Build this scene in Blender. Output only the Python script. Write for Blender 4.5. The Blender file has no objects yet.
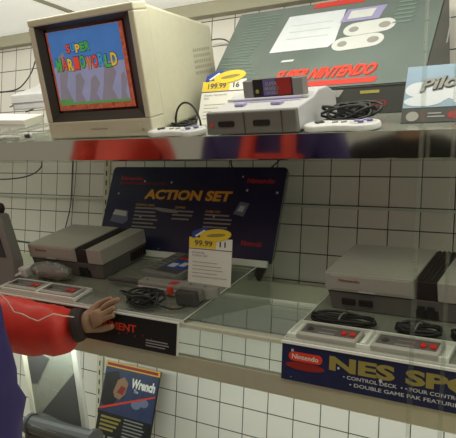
import bpy, bmesh, math, random
from mathutils import Vector, Matrix, Euler
random.seed(7)
C = bpy.context.scene.collection
PI = math.pi
# ------------------------------------------------------------------ camera
A = .0762                                   # grid pitch of the wall panels (3 inches)
cx, cy, cz = 9.74467106*A, -19.5096670*A, .584041564*A
YAW, PIT, ROL, FPX = -.577307, .0222702894, .0397790914, 641.616911
fw = Vector((math.sin(YAW)*math.cos(PIT), math.cos(YAW)*math.cos(PIT), -math.sin(PIT)))
rt0 = fw.cross(Vector((0, 0, 1))).normalized(); up0 = rt0.cross(fw)
RR = rt0*math.cos(ROL)+up0*math.sin(ROL); UU = -rt0*math.sin(ROL)+up0*math.cos(ROL)
cam = bpy.data.cameras.new('camera'); co = bpy.data.objects.new('camera', cam); C.objects.link(co)
co.matrix_world = Matrix(((RR.x, UU.x, -fw.x, cx), (RR.y, UU.y, -fw.y, cy), (RR.z, UU.z, -fw.z, cz), (0, 0, 0, 1)))
cam.sensor_fit = 'HORIZONTAL'; cam.sensor_width = 36; cam.lens = 36*FPX/456
cam.clip_start = .02
bpy.context.scene.camera = co
# ------------------------------------------------------------------ world, lights, exposure
sc = bpy.context.scene
w = bpy.data.worlds.new('world'); sc.world = w; w.use_nodes = True
w.node_tree.nodes['Background'].inputs[0].default_value = (.95, .88, .74, 1)
w.node_tree.nodes['Background'].inputs[1].default_value = .31
sc.view_settings.view_transform = 'Standard'; sc.view_settings.look = 'None'
sc.view_settings.gamma = 1; sc.view_settings.use_curve_mapping = False
sc.view_settings.exposure = 0.0
def area(name, loc, rot, sx, sy, power, col):
    l = bpy.data.lights.new(name, 'AREA'); l.shape = 'RECTANGLE'; l.size = sx; l.size_y = sy
    l.energy = power; l.color = col
    o = bpy.data.objects.new(name, l); C.objects.link(o); o.location = loc; o.rotation_euler = rot
    return o
area('canopy_fluorescent', (-.1, -.50, .57), (math.radians(32), 0, 0), 2.6, .10, 6.0, (1, .98, .86))
area('under_shelf_fluorescent', (-.1, -.42, -.33), (math.radians(38), 0, 0), 2.6, .08, 3.6, (.88, 1, .92))
area('room_ceiling_light', (.6, -2.2, 1.45), (math.radians(50), 0, 0), 2.4, .8, 13.5, (1, .95, .78))

# ------------------------------------------------------------------ materials
def mat(name, col, rough=.5, metal=0, emit=0, noise=.06, scale=60, spec=.5, bump=0):
    m = bpy.data.materials.new(name); m.use_nodes = True
    nt = m.node_tree; b = nt.nodes['Principled BSDF']
    b.inputs['Roughness'].default_value = rough; b.inputs['Metallic'].default_value = metal
    b.inputs['Specular IOR Level'].default_value = spec
    tc = nt.nodes.new('ShaderNodeTexCoord'); nz = nt.nodes.new('ShaderNodeTexNoise')
    nz.inputs['Scale'].default_value = scale; nz.inputs['Detail'].default_value = 3
    nt.links.new(tc.outputs['Object'], nz.inputs['Vector'])
    mx = nt.nodes.new('ShaderNodeMix'); mx.data_type = 'RGBA'
    nt.links.new(nz.outputs['Fac'], mx.inputs['Factor'])
    mx.inputs['A'].default_value = (*[c*(1-noise) for c in col], 1)
    mx.inputs['B'].default_value = (*[min(1, c*(1+noise)) for c in col], 1)
    nt.links.new(mx.outputs['Result'], b.inputs['Base Color'])
    if emit:
        nt.links.new(mx.outputs['Result'], b.inputs['Emission Color']); b.inputs['Emission Strength'].default_value = emit
    if bump:
        bp = nt.nodes.new('ShaderNodeBump'); bp.inputs['Strength'].default_value = bump; bp.inputs['Distance'].default_value = .002
        nt.links.new(nz.outputs['Fac'], bp.inputs['Height']); nt.links.new(bp.outputs['Normal'], b.inputs['Normal'])
    return m
def clear(name, tint, milk=0.0, milkcol=(.8, .82, .75), gloss=.5, rough=.03):
    m = bpy.data.materials.new(name); m.use_nodes = True; nt = m.node_tree
    for n in list(nt.nodes): nt.nodes.remove(n)
    out = nt.nodes.new('ShaderNodeOutputMaterial')
    tr = nt.nodes.new('ShaderNodeBsdfTransparent'); tr.inputs[0].default_value = (*tint, 1)
    df = nt.nodes.new('ShaderNodeBsdfDiffuse'); df.inputs[0].default_value = (*milkcol, 1)
    nz = nt.nodes.new('ShaderNodeTexNoise'); nz.inputs['Scale'].default_value = 9
    tc = nt.nodes.new('ShaderNodeTexCoord'); nt.links.new(tc.outputs['Object'], nz.inputs['Vector'])
    mr = nt.nodes.new('ShaderNodeMapRange'); mr.inputs['To Min'].default_value = milk*.8; mr.inputs['To Max'].default_value = milk*1.2
    nt.links.new(nz.outputs['Fac'], mr.inputs['Value'])
    m1 = nt.nodes.new('ShaderNodeMixShader'); nt.links.new(mr.outputs[0], m1.inputs[0])
    nt.links.new(tr.outputs[0], m1.inputs[1]); nt.links.new(df.outputs[0], m1.inputs[2])
    gl = nt.nodes.new('ShaderNodeBsdfGlossy'); gl.inputs['Roughness'].default_value = rough
    lw = nt.nodes.new('ShaderNodeFresnel'); lw.inputs[0].default_value = 1.45
    ml = nt.nodes.new('ShaderNodeMath'); ml.operation = 'MULTIPLY'; ml.inputs[1].default_value = gloss
    nt.links.new(lw.outputs[0], ml.inputs[0])
    m2 = nt.nodes.new('ShaderNodeMixShader'); nt.links.new(ml.outputs[0], m2.inputs[0])
    nt.links.new(m1.outputs[0], m2.inputs[1]); nt.links.new(gl.outputs[0], m2.inputs[2])
    nt.links.new(m2.outputs[0], out.inputs[0])
    return m
def wall_material():
    m = mat('tiled_wall', (.80, .77, .71), .35, noise=.04, scale=4)
    nt = m.node_tree; b = nt.nodes['Principled BSDF']; N = nt.nodes.new
    def mth(op, a, bb=None, c=None):
        n = N('ShaderNodeMath'); n.operation = op
        for i, v in enumerate((a, bb, c)):
            if v is None: continue
            if isinstance(v, (int, float)): n.inputs[i].default_value = v
            else: nt.links.new(v, n.inputs[i])
        return n.outputs[0]
    g = N('ShaderNodeNewGeometry'); s = N('ShaderNodeSeparateXYZ'); nt.links.new(g.outputs['Position'], s.inputs[0])
    X, Z = s.outputs[0], s.outputs[2]; bz = .9475964*A
    def line(v, pitch, half):
        q = mth('DIVIDE', v, pitch); fr = mth('SUBTRACT', q, mth('ROUND', q))
        return mth('LESS_THAN', mth('MULTIPLY', mth('ABSOLUTE', fr), pitch), half)
    lx = line(X, A, .0013)
    upper = mth('GREATER_THAN', Z, .05)
    zz = mth('SUBTRACT', Z, mth('MULTIPLY', upper, 1.651057*A))
    lz = line(zz, bz, .0013)
    ln = mth('MAXIMUM', lx, lz)
    base = b.inputs['Base Color'].links[0].from_socket
    mx = N('ShaderNodeMix'); mx.data_type = 'RGBA'
    nt.links.new(ln, mx.inputs['Factor']); nt.links.new(base, mx.inputs['A']); mx.inputs['B'].default_value = (.045, .035, .03, 1)
    nt.links.new(mx.outputs['Result'], b.inputs['Base Color'])
    return m
def star_material():
    m = mat('starry_card', (.016, .020, .072), .35, noise=.4, scale=9)
    nt = m.node_tree; b = nt.nodes['Principled BSDF']; N = nt.nodes.new
    tc = N('ShaderNodeTexCoord'); v = N('ShaderNodeTexVoronoi'); v.inputs['Scale'].default_value = 26
    nt.links.new(tc.outputs['Object'], v.inputs['Vector'])
    l = N('ShaderNodeMath'); l.operation = 'LESS_THAN'; l.inputs[1].default_value = .085
    nt.links.new(v.outputs['Distance'], l.inputs[0])
    base = b.inputs['Base Color'].links[0].from_socket
    mx = N('ShaderNodeMix'); mx.data_type = 'RGBA'
    nt.links.new(l.outputs[0], mx.inputs['Factor']); nt.links.new(base, mx.inputs['A']); mx.inputs['B'].default_value = (.6, .62, .7, 1)
    nt.links.new(mx.outputs['Result'], b.inputs['Base Color'])
    return m
M = dict(
    wall=wall_material(), star=star_material(),
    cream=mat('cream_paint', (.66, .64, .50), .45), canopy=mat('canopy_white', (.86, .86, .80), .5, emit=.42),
    canopy_seam=mat('canopy_seam', (.42, .42, .33), .6),
    floor=mat('floor_vinyl', (.62, .57, .44), .4, noise=.2, scale=12),
    steel=mat('polished_steel', (.60, .59, .50), .07, 1, noise=.02), brushed=mat('brushed_steel', (.76, .735, .52), .33, .55, noise=.05),
    rail=mat('painted_rail', (.60, .60, .47), .4), trim=mat('pale_trim', (.62, .66, .58), .4),
    glass=clear('clear_glass', (.93, .96, .93), .03, gloss=.7), pane=clear('pane_glass', (.93, .95, .93), .04, gloss=.2),
    milk=clear('milky_acrylic', (.86, .90, .84), .34, (.62, .64, .54), gloss=.9, rough=.08),
    clr=clear('clear_acrylic', (.93, .95, .92), .10, gloss=.6), edge=mat('acrylic_edge', (.78, .82, .74), .25),
    bag=clear('plastic_bag', (.8, .82, .8), .28, (.75, .75, .7), gloss=1.0, rough=.15),
    ngrey=mat('console_light_grey', (.40, .39, .345), .5), ndark=mat('console_dark_grey', (.115, .108, .10), .5),
    nband=mat('console_black_band', (.022, .014, .014), .45), black=mat('black_rubber', (.018, .018, .017), .45),
    darkg=mat('dark_grey_plastic', (.07, .07, .068), .45), mid=mat('mid_grey_plastic', (.22, .22, .205), .5),
    zgrey=mat('light_gun_grey', (.33, .33, .30), .45),
    sgrey=mat('console_pale_grey', (.55, .55, .56), .45), sfront=mat('console_front_grey', (.17, .165, .15), .5),
    purple=mat('purple_plastic', (.13, .10, .30), .4), lilac=mat('lilac_plastic', (.33, .30, .52), .4),
    pad=mat('gamepad_white', (.74, .75, .74), .35), white=mat('white_card', (.84, .84, .78), .5),
    paper=mat('grey_print', (.35, .35, .34), .6), printed=mat('light_print', (.62, .64, .62), .6), blu_print=mat('blue_grey_print', (.17, .2, .33), .6),
    red=mat('red_print', (.62, .035, .02), .4), brightred=mat('bright_red_plastic', (.75, .06, .025), .4),
    dred=mat('dark_red_print', (.30, .02, .015), .45),
    orange=mat('orange_print', (.80, .42, .04), .45), gold=mat('gold_print', (.34, .28, .07), .4),
    yellow=mat('yellow_card', (.86, .64, .05), .5), blue=mat('blue_print', (.03, .07, .36), .4),
    sbox=mat('green_grey_print', (.12, .155, .140), .24, noise=.3, scale=6, spec=.8), sboxd=mat('charcoal_print', (.045, .048, .043), .35),
    stripe=mat('green_stripe_print', (.16, .235, .20), .4), skyp=mat('sky_print', (.27, .39, .50), .35, noise=.15, scale=14),
    cloud=mat('cloud_print', (.66, .70, .74), .4, noise=.1, scale=30),
    silver=mat('silver_print', (.30, .30, .27), .35), ink=mat('black_print', (.012, .012, .012), .45),
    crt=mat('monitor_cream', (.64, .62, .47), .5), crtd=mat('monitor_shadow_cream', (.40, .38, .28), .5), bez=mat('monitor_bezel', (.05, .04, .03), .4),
    tube=mat('crt_glass_dark', (.015, .01, .015), .15),
    eblue=mat('screen_sky', (.05, .165, .44), .4, emit=.52, noise=.15, scale=20), ehill=mat('screen_hill', (.23, .22, .27), .4, emit=.40, noise=.12, scale=30),
    ehill2=mat('screen_haze', (.27, .29, .46), .4, emit=.42, noise=.15, scale=30),
    ebrick=mat('screen_border', (.42, .10, .05), .4, emit=.32, noise=.8, scale=130), egreen=mat('screen_green', (.12, .34, .10), .4, emit=.32),
    er=mat('screen_red', (.75, .08, .05), .4, emit=.32), ey=mat('screen_yellow', (.8, .55, .05), .4, emit=.32),
    eg=mat('screen_letter_green', (.08, .45, .10), .4, emit=.32), eb=mat('screen_letter_blue', (.06, .35, .7), .4, emit=.32), eo=mat('screen_orange', (.8, .25, .04), .4, emit=.32),
    jred=mat('red_nylon', (.66, .035, .02), .5, noise=.15, scale=25, bump=.6), jpurp=mat('purple_nylon', (.045, .03, .17), .6, noise=.2, scale=20, bump=.5),
    jblack=mat('black_wool', (.02, .018, .02), .8), denim=mat('denim', (.05, .07, .14), .8), piping=mat('white_piping', (.8, .72, .6), .5),
    pblue=mat('poster_blue', (.035, .05, .13), .4, noise=.5, scale=30), cuff=mat('dark_cuff', (.035, .02, .02), .8), skin=mat('skin', (.31, .185, .105), .5, noise=.08, scale=40), skin2=mat('skin_light', (.60, .38, .27), .5),
    hair=mat('dark_hair', (.03, .02, .015), .6), shoe=mat('shoe_white', (.5, .5, .5), .6), eye=mat('eye_dark', (.02, .02, .02), .2), lip=mat('lip', (.35, .12, .1), .5),
    tubewhite=mat('fluorescent_tube', (1, 1, .9), .4, emit=2.0),
)
# ------------------------------------------------------------------ mesh helpers
class MB:
    def __init__(s): s.v = []; s.f = []
    def add(s, vs, fs):
        n = len(s.v); s.v += [Vector(v) for v in vs]; s.f += [tuple(i+n for i in f) for f in fs]; return s
    def box(s, x0, x1, y0, y1, z0, z1):
        return s.add([(x0, y0, z0), (x1, y0, z0), (x1, y1, z0), (x0, y1, z0), (x0, y0, z1), (x1, y0, z1), (x1, y1, z1), (x0, y1, z1)],
                     [(0, 3, 2, 1), (4, 5, 6, 7), (0, 1, 5, 4), (1, 2, 6, 5), (2, 3, 7, 6), (3, 0, 4, 7)])
    def hexa(s, bot, top):
        return s.add(list(bot)+list(top), [(0, 3, 2, 1), (4, 5, 6, 7), (0, 1, 5, 4), (1, 2, 6, 5), (2, 3, 7, 6), (3, 0, 4, 7)])
    def prism(s, poly, a0, a1, fn):         # fn(u, v, a) -> 3-D
        n = len(poly)
        return s.add([fn(u, v, a0) for u, v in poly]+[fn(u, v, a1) for u, v in poly],
                     [tuple(range(n))[::-1], tuple(range(n, 2*n))]+[(i, (i+1) % n, n+(i+1) % n, n+i) for i in range(n)])
    def flat(s, poly, y=0, th=.0008):       # printed patch in the local XZ plane, face towards -y
        return s.prism(poly, y, y-th, lambda u, v, a: (u, a, v))
    def rect(s, x0, x1, z0, z1, y=0, th=.0008): return s.flat([(x0, z0), (x1, z0), (x1, z1), (x0, z1)], y, th)
    def tube(s, pts, r, n=8):
        pts = [Vector(p) for p in pts]; rings = []; rs = r if isinstance(r, (list, tuple)) else [r]*len(pts)
        T0 = (pts[1]-pts[0]).normalized(); nrm = T0.orthogonal().normalized()
        vs = []
        for i, p in enumerate(pts):
            T = (pts[min(i+1, len(pts)-1)]-pts[max(i-1, 0)]).normalized()
            nrm = (nrm-T*nrm.dot(T)).normalized(); b = T.cross(nrm)
            for k in range(n): vs.append(p+(nrm*math.cos(2*PI*k/n)+b*math.sin(2*PI*k/n))*rs[i])
        fs = [tuple(range(n))[::-1], tuple(range((len(pts)-1)*n, len(pts)*n))]
        for i in range(len(pts)-1):
            for k in range(n): fs.append((i*n+k, i*n+(k+1) % n, (i+1)*n+(k+1) % n, (i+1)*n+k))
        return s.add(vs, fs)
    def cyl(s, c, ax, r, h, n=20, r2=None):
        c = Vector(c); ax = Vector(ax).normalized(); return s.tube([c, c+ax*h], [r, r if r2 is None else r2], n)
    def ell(s, c, rx, ry, rz, nu=20, nv=12):
        vs = [(c[0], c[1], c[2]-rz)]
        for j in range(1, nv):
            t = PI*j/nv-PI/2
            for i in range(nu): a = 2*PI*i/nu; vs.append((c[0]+rx*math.cos(t)*math.cos(a), c[1]+ry*math.cos(t)*math.sin(a), c[2]+rz*math.sin(t)))
        vs.append((c[0], c[1], c[2]+rz)); fs = []
        for i in range(nu): fs.append((0, 1+(i+1) % nu, 1+i))
        for j in range(nv-2):
            for i in range(nu): a = 1+j*nu; fs.append((a+i, a+(i+1) % nu, a+nu+(i+1) % nu, a+nu+i))
        l = len(vs)-1; a = 1+(nv-2)*nu
        for i in range(nu): fs.append((l, a+i, a+(i+1) % nu))
        return s.add(vs, fs)
    def xf(s, m):
        s.v = [m @ v for v in s.v]; return s
    def build(s, name, m, parent=None, bevel=0, smooth=False, seg=2):
        me = bpy.data.meshes.new(name); me.from_pydata([tuple(v) for v in s.v], [], s.f); me.update()
        bm = bmesh.new(); bm.from_mesh(me); bmesh.ops.recalc_face_normals(bm, faces=bm.faces); bm.to_mesh(me); bm.free()
        me.materials.append(M[m] if isinstance(m, str) else m)
        o = bpy.data.objects.new(name, me); C.objects.link(o); o.parent = parent
        if bevel:
            b = o.modifiers.new('bevel', 'BEVEL'); b.width = bevel; b.segments = seg; b.limit_method = 'ANGLE'
        if smooth:
            for p in me.polygons: p.use_smooth = True
        return o
def tag(o, label, cat, group=None):
    o['label'] = label; o['category'] = cat
    if group: o['group'] = group
    return o
def struct(o): o['kind'] = 'structure'; return o
def empty(name, loc=(0, 0, 0), rot=(0, 0, 0)):
    o = bpy.data.objects.new(name, None); C.objects.link(o); o.location = loc; o.rotation_euler = rot; o.empty_display_size = .02; return o
def ellipse(cx_, cz_, rx, rz, n=28, rot=0):
    return [(cx_+rx*math.cos(2*PI*i/n)*math.cos(rot)-rz*math.sin(2*PI*i/n)*math.sin(rot), cz_+rx*math.cos(2*PI*i/n)*math.sin(rot)+rz*math.sin(2*PI*i/n)*math.cos(rot)) for i in range(n)]
def rrect(x0, x1, z0, z1, r, n=5):
    p = []
    for (ax, az, s) in ((x1-r, z0+r, -PI/2), (x1-r, z1-r, 0), (x0+r, z1-r, PI/2), (x0+r, z0+r, PI)):
        for i in range(n+1): a = s+PI/2*i/n; p.append((ax+r*math.cos(a), az+r*math.sin(a)))
    return p
_dg = None
def glyphs(s, bold):
    cu = bpy.data.curves.new('txt', 'FONT'); cu.body = s; cu.size = 1; cu.resolution_u = 3; cu.offset = bold
    o = bpy.data.objects.new('txt', cu); C.objects.link(o); bpy.context.view_layer.update()
    me = bpy.data.meshes.new_from_object(o.evaluated_get(bpy.context.evaluated_depsgraph_get()))
    vs = [v.co.copy() for v in me.vertices]; fs = [tuple(p.vertices) for p in me.polygons]
    bpy.data.objects.remove(o); bpy.data.curves.remove(cu); bpy.data.meshes.remove(me)
    return vs, fs
def text(name, s, m, parent, x0, x1, z0, z1, y=0, bold=.01, shear=0, th=.0006, fn=None, rot=0):
    vs, fs = glyphs(s, bold)
    ax, bx_ = min(v.x for v in vs), max(v.x for v in vs); ay, by = min(v.y for v in vs), max(v.y for v in vs)
    out = []
    for v in vs:
        fx = (v.x-ax)/(bx_-ax); fy = (v.y-ay)/(by-ay)
        X = x0+(x1-x0)*fx+shear*(z1-z0)*fy; Z = z0+(z1-z0)*fy
        if rot: Z += math.tan(rot)*(X-x0)
        out.append((X, y-th, Z))
    if fn: out = [fn(*p) for p in out]
    b = MB().add(out, fs)
    o = b.build(name, m, parent)
    return o
def textlines(parent, x0, x1, z1, n, pitch, h, m, y, name='small_print'):
    b = MB()
    for i in range(n): b.rect(x0, x1-(x1-x0)*random.uniform(0, .3), z1-i*pitch-h, z1-i*pitch, y, .0005)
    return b.build(name, m, parent)
# ------------------------------------------------------------------ product decks (slope towards the shopper)
T = math.radians(17.9); CT, ST = math.cos(T), math.sin(T)
Z1, Z2 = -.042, .322
def D(z0, x, v, h=0): return Vector((x, -v*CT-h*ST, z0-v*ST+h*CT))
def deck_thing(name, z0, x, v, rz=0, h=0):
    o = empty(name, D(z0, x, v, h)); o.rotation_mode = 'QUATERNION'
    o.rotation_quaternion = (Matrix.Rotation(T, 3, 'X') @ Matrix.Rotation(rz, 3, 'Z')).to_quaternion()
    return o
# ================================================================== SETTING
struct(MB().box(-4, 3, 0, .03, -1.05, 1.7).build('wall_back', 'wall'))
struct(MB().box(-4, 3, -5, .03, -1.10, -1.05).build('floor', 'floor'))
struct(MB().box(-4, 3, -.007, 0, .045, .0515).build('trim_1', 'trim'))
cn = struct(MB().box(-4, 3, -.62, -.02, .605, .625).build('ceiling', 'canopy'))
struct(MB().box(-4, 3, -.03, 0, .568, .606).build('trim_2', 'crtd'))
sm = MB()
for x in (-2.2, -.731, .72): sm.box(x-.014, x+.012, -.62, -.03, .6025, .605)
struct(sm.build('trim_3', 'canopy_seam'))
# slotted upright on the wall
for xs in (-.6835, 1.0):
    std = empty('slotted_upright', (xs, 0, -.3))
    MB().box(-.012, .012, -.006, 0, -.7, .86).build('channel', 'cream', std)
    sl = MB()
    for i in range(52): sl.box(-.002, .002, -.0068, -.0055, -.69+i*.03, -.69+i*.03+.016)
    sl.build('slots', 'ink', std)
    tag(std, 'narrow slotted metal upright running down the tiled wall behind the left displays' if xs < 0 else 'narrow slotted metal upright on the wall beyond the right edge', 'shelf upright')
# ================================================================== SHELVES
def shelf(name, zg, zf0, zf1, m, label):
    s = empty(name, (0, -.465, zf0))
    f = MB().box(-3, 2.2, -.004, 0, 0, zf1-zf0)
    f.box(-3, 2.2, 0, .02, 0, .003)
    f.build('fascia', m, s, bevel=.001)
    MB().box(-3, 2.2, .004, .463, zg-zf0-.007, zg-zf0).build('glass_plate', 'glass', s)
    for x in (-2.18, 2.1):
        MB().prism([(.01, zg-zf0-.05), (.455, zg-zf0-.09), (.455, zg-zf0-.008), (.01, zg-zf0-.008)], x-.003, x+.003, lambda u, v, a: (a, u, v)).build('bracket', 'brushed', s)
    tag(s, label, 'shelf'); return s
shelf('display_shelf', .170, .130, .1755, 'steel', 'upper glass shelf with a mirror polished steel front edge, holding the monitor')
sh2 = empty('display_shelf', (0, -.455, -.297))
MB().box(-3, 2.2, -.006, 0, 0, .036).build('fascia', 'brushed', sh2, bevel=.001)
MB().box(-3, 2.2, -.006, .03, .093, .101).build('front_rail', 'rail', sh2, bevel=.001)
MB().box(-3, 2.2, .425, .452, .102, .146).build('back_rail', 'rail', sh2, bevel=.001)
MB().box(-3, 2.2, -.004, 0, .036, .093).build('front_glass', 'clr', sh2)
MB().box(-3, 2.2, .03, .425, .095, .101).build('glass_plate', 'glass', sh2)
for x in (-2.18, 2.1):
    MB().prism([(.0, .0), (.45, -.03), (.45, .094), (.0, .094)], x-.003, x+.003, lambda u, v, a: (a, u, v)).build('bracket', 'brushed', sh2)
tag(sh2, 'lower glass shelf with brushed steel front bar, holding the grey consoles', 'shelf')
# sloped acrylic risers
def riser(z0, zs, x0, x1, v0, v1, label, m='milk'):
    r = empty('acrylic_riser', (x0, D(z0, 0, v1).y, zs)); inv = Vector(r.location)
    def L(p): return p-inv
    t = .004
    MB().hexa([L(D(z0, x0, v1, -t)), L(D(z0, x1, v1, -t)), L(D(z0, x1, v0, -t)), L(D(z0, x0, v0, -t))],
              [L(D(z0, x0, v1, 0)), L(D(z0, x1, v1, 0)), L(D(z0, x1, v0, 0)), L(D(z0, x0, v0, 0))]).build('sloped_top', m, r)
    for x in (x0+.001, x1-.004):
        a, b = D(z0, x, v1, -t), D(z0, x, v0, -t)
        MB().prism([(a.y-inv.y, 0), (b.y-inv.y, 0), (b.y-inv.y, b.z-zs), (a.y-inv.y, max(.0005, a.z-zs))], x-inv.x, x-inv.x+.003, lambda u, v, a_: (a_, u, v)).build('side_panel', 'clr', r)
    MB().box(x0-inv.x, x1-inv.x, D(z0, 0, v0, 0).y-inv.y-.004, D(z0, 0, v0, 0).y-inv.y, 0, D(z0, 0, v0, -t).z-zs).build('back_panel', 'clr', r)
    e = MB()
    for x in (x0, x1-.002): e.hexa([L(D(z0, x, v1, 0)), L(D(z0, x+.002, v1, 0)), L(D(z0, x+.002, v0, 0)), L(D(z0, x, v0, 0))], [L(D(z0, x, v1, .001)), L(D(z0, x+.002, v1, .001)), L(D(z0, x+.002, v0, .001)), L(D(z0, x, v0, .001))])
    e.box(x0-inv.x, x1-inv.x, -.0015, .002, 0, max(.004, D(z0, 0, v1).z-zs+.001))
    e.build('polished_edge', 'edge', r)
    return tag(r, label, 'display riser')
riser(Z1, -.196, -.62, -.022, .11, .484, 'sloping milky acrylic riser under the left grey console and the light gun')
riser(Z1, -.196, .205, .80, .11, .484, 'sloping milky acrylic riser under the right grey console')
riser(Z2, .170, -.60, .80, .10, .49, 'long sloping acrylic riser along the upper shelf')
# glass side panes at the right
for x, lab in ((.4435, 'clear upright glass pane crossing both shelves, the nearer to the picture middle'), (.492, 'clear upright glass pane crossing both shelves at the right edge')):
    g = empty('glass_divider', (x, -.497, -.62))
    MB().box(0, .0022, 0, .02, 0, 1.2).build('pane', 'pane', g)
    tag(g, lab, 'glass divider')
# ================================================================== SIGNS ON THE SHELF FRONT
def front_panel(name, x0, x1, z0, z1, y, m, lean=0, th=.003):
    r = empty(name, ((x0+x1)/2, y, z0), (-lean, 0, 0)); W = x1-x0; H = z1-z0
    return r, W, H
s1, W, H = front_panel('header_sign', -.60, -.030, -.2615, -.1965, -.4665, 'ink')
MB().box(-W/2, W/2, -.003, 0, 0, H).build('card', 'ink', s1)
MB().box(-W/2, W/2+.003, -.006, 0, H, H+.003).build('polished_edge', 'white', s1)
MB().box(W/2, W/2+.003, -.004, 0, 0, H).build('end_strip', 'edge', s1)
text('lettering', 'ENTERTAINMENT', 'brightred', s1, -.035, .178, .031, .047, -.003, .03)
db = MB()
for i in range(5): db.rect(.13+i*.022, .1325+i*.022, .022+(i % 2)*.004, .026+(i % 2)*.004, -.003)
db.build('dots', 'dred', s1)
textlines(s1, .205, .268, .022, 3, .0055, .0022, 'paper', -.003)
tag(s1, 'black shelf-front sign with red capitals under the hand', 'sign')
s2, W, H = front_panel('header_sign', .207, .80, -.2625, -.1975, -.4665, 'star')
MB().box(-W/2, W/2, -.003, 0, 0, H).build('card', 'star', s2)
MB().box(-W/2-.001, W/2, -.008, 0, H, H+.004).build('polished_edge', 'white', s2)
o = W/2
bd = MB().flat(rrect(-o+.014, -o+.079, .036, .052, .0079), -.003).build('badge', 'brightred', s2)
text('lettering', 'Nintendo', 'white', s2, -o+.021, -o+.072, .040, .0485, -.004, .01)
MB().flat(ellipse(-o+.046, .028, .038, .007), -.003).build('badge_shadow', 'dred', s2)
text('headline', 'NES SPORTS SET', 'gold', s2, -o+.092, -o+.580, .031, .056, -.003, .045)
text('small_lettering', '• CONTROL DECK  • • FOUR CONTROLLERS', 'printed', s2, -o+.118, -o+.34, .021, .027, -.003, .012)
text('small_lettering', '• DOUBLE GAME PAK FEATURING SUPER', 'printed', s2, -o+.130, -o+.36, .010, .016, -.003, .012)
tag(s2, 'starry dark blue shelf-front sign with gold capitals and a red oval badge', 'sign')
# ================================================================== GREY CONSOLES (lower shelf)
def front_loader(x, v, label, Dp=.160):
    r = deck_thing('game_console', Z1, x, v)
    W_, Hh = .262, .078
    B1 = .172; B2 = .213
    MB().hexa([(.009, .005, .002), (W_-.010, .005, .002), (W_-.010, Dp-.004, .002), (.009, Dp-.004, .002)],
              [(.003, .003, .040), (W_-.003, .003, .040), (W_-.003, Dp, .040), (.003, Dp, .040)]).build('lower_case', 'ndark', r, bevel=.002)
    MB().box(0, B1, 0, Dp, .0405, Hh).build('upper_case', 'ngrey', r, bevel=.0025)
    rp = MB().box(B2, W_, 0, Dp, .0405, Hh).build('upper_case', 'ngrey', r, bevel=.0025)
    b = MB().box(B1, B2, .004, Dp-.002, .003, Hh-.003)
    for i in range(5): b.box(B1+.003+i*.0085, B1+.007+i*.0085, .008, Dp-.002, .05, Hh-.001)
    b.build('ribbed_band', 'nband', r, bevel=.001)
    dr = MB().box(.012, B1-.006, -.0015, .001, .046, Hh-.004).build('door', 'ngrey', r, bevel=.001)
    text('lettering', 'Nintendo', 'dred', dr, .030, .072, Hh-.0165, Hh-.0105, -.0015, .02)
    MB().box(.068, .10, -.003, 0, .0435, .0455).build('door_lip', 'sgrey', r)
    for i in (0, 1):
        MB().box(.032+i*.034, .058+i*.034, -.001, .008, .014, .026).build('push_button', 'nband', r, bevel=.001)
    MB().box(.008, B1-.003, .002, .006, .0385, .0408).build('door_gap', 'nband', r)
    pt = MB()
    for i in (0, 1): pt.box(B2-.036+i*.017, B2-.024+i*.017, .001, .006, .008, .028)
    pt.build('controller_port', 'black', r)
    vt = MB()
    for i in range(6): vt.box(W_-.008, W_-.001, Dp-.062+i*.010, Dp-.057+i*.010, .012, .034)
    vt.build('vent', 'nband', r)
    return tag(r, label, 'game console')
front_loader(-.612, .360, 'boxy grey game console with black top band on the left riser, before the blue header', .168)
front_loader(.231, .352, 'boxy grey game console with black top band on the right riser, alone against bare wall')
# gamepads
def nes_pad(x, v, rz, label, grp):
    r = deck_thing('gamepad', Z1, x, v, rz, .0045)
    w2, d2 = .056, .0235
    MB().box(-w2, w2, -d2, d2, 0, .010).build('shell', 'ngrey', r, bevel=.003)
    MB().box(-w2+.006, w2-.006, -d2+.011, d2-.007, .0095, .0108).build('faceplate', 'ndark', r)
    MB().box(-.042, -.030, -.004, .001, .0105, .0130).box(-.0385, -.0335, -.0075, .0045, .0105, .0130).build('direction_pad', 'darkg', r)
    MB().box(-.018, .012, -.012, -.007, .0106, .0114).box(-.018, .012, .003, .006, .0106, .0114).build('grey_strip', 'mid', r)
    for i in (0, 1): MB().cyl((.028+i*.016, -.004, .0105), (0, 0, 1), .0052, .0035, 16).build('button', 'red', r)
    text('lettering', 'Nintendo', 'brightred', r, .021, .048, .005, .010, 0, .01, fn=lambda a, b, c: (a, c, .0112))
    return tag(r, label, 'gamepad', grp)
def tray(x0, x1, v0, v1, label):
    r = deck_thing('gamepad_tray', Z1, x0, v1)
    W_ = x1-x0; Dd = v1-v0
    MB().box(0, W_, 0, Dd, .001, .004).build('tray_floor', 'edge', r)
    MB().box(0, W_, 0, .003, .001, .011).box(0, W_, Dd-.003, Dd, .001, .011).box(0, .003, .003, Dd-.003, .001, .011).box(W_-.003, W_, .003, Dd-.003, .001, .011).box(W_/2-.004, W_/2+.004, .003, Dd-.003, .001, .013).build('rim', 'edge', r, bevel=.001)
    return tag(r, label, 'tray')
tray(-.590, -.330, .424, .484, 'pale plastic tray along the left riser front, holding two gamepads')
nes_pad(-.522, .457, 0, 'rectangular gamepad in the left tray, farther from the hand', None)
nes_pad(-.398, .457, 0, 'rectangular gamepad in the left tray, beside the hand', None)
tray(.212, .495, .428, .4845, 'pale plastic tray along the right riser front, holding two gamepads')
nes_pad(.287, .464, 0, 'rectangular gamepad in the right tray, above the oval badge of the sign', None)
nes_pad(.424, .464, 0, 'rectangular gamepad in the right tray, behind the clear glass panes', None)
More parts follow.
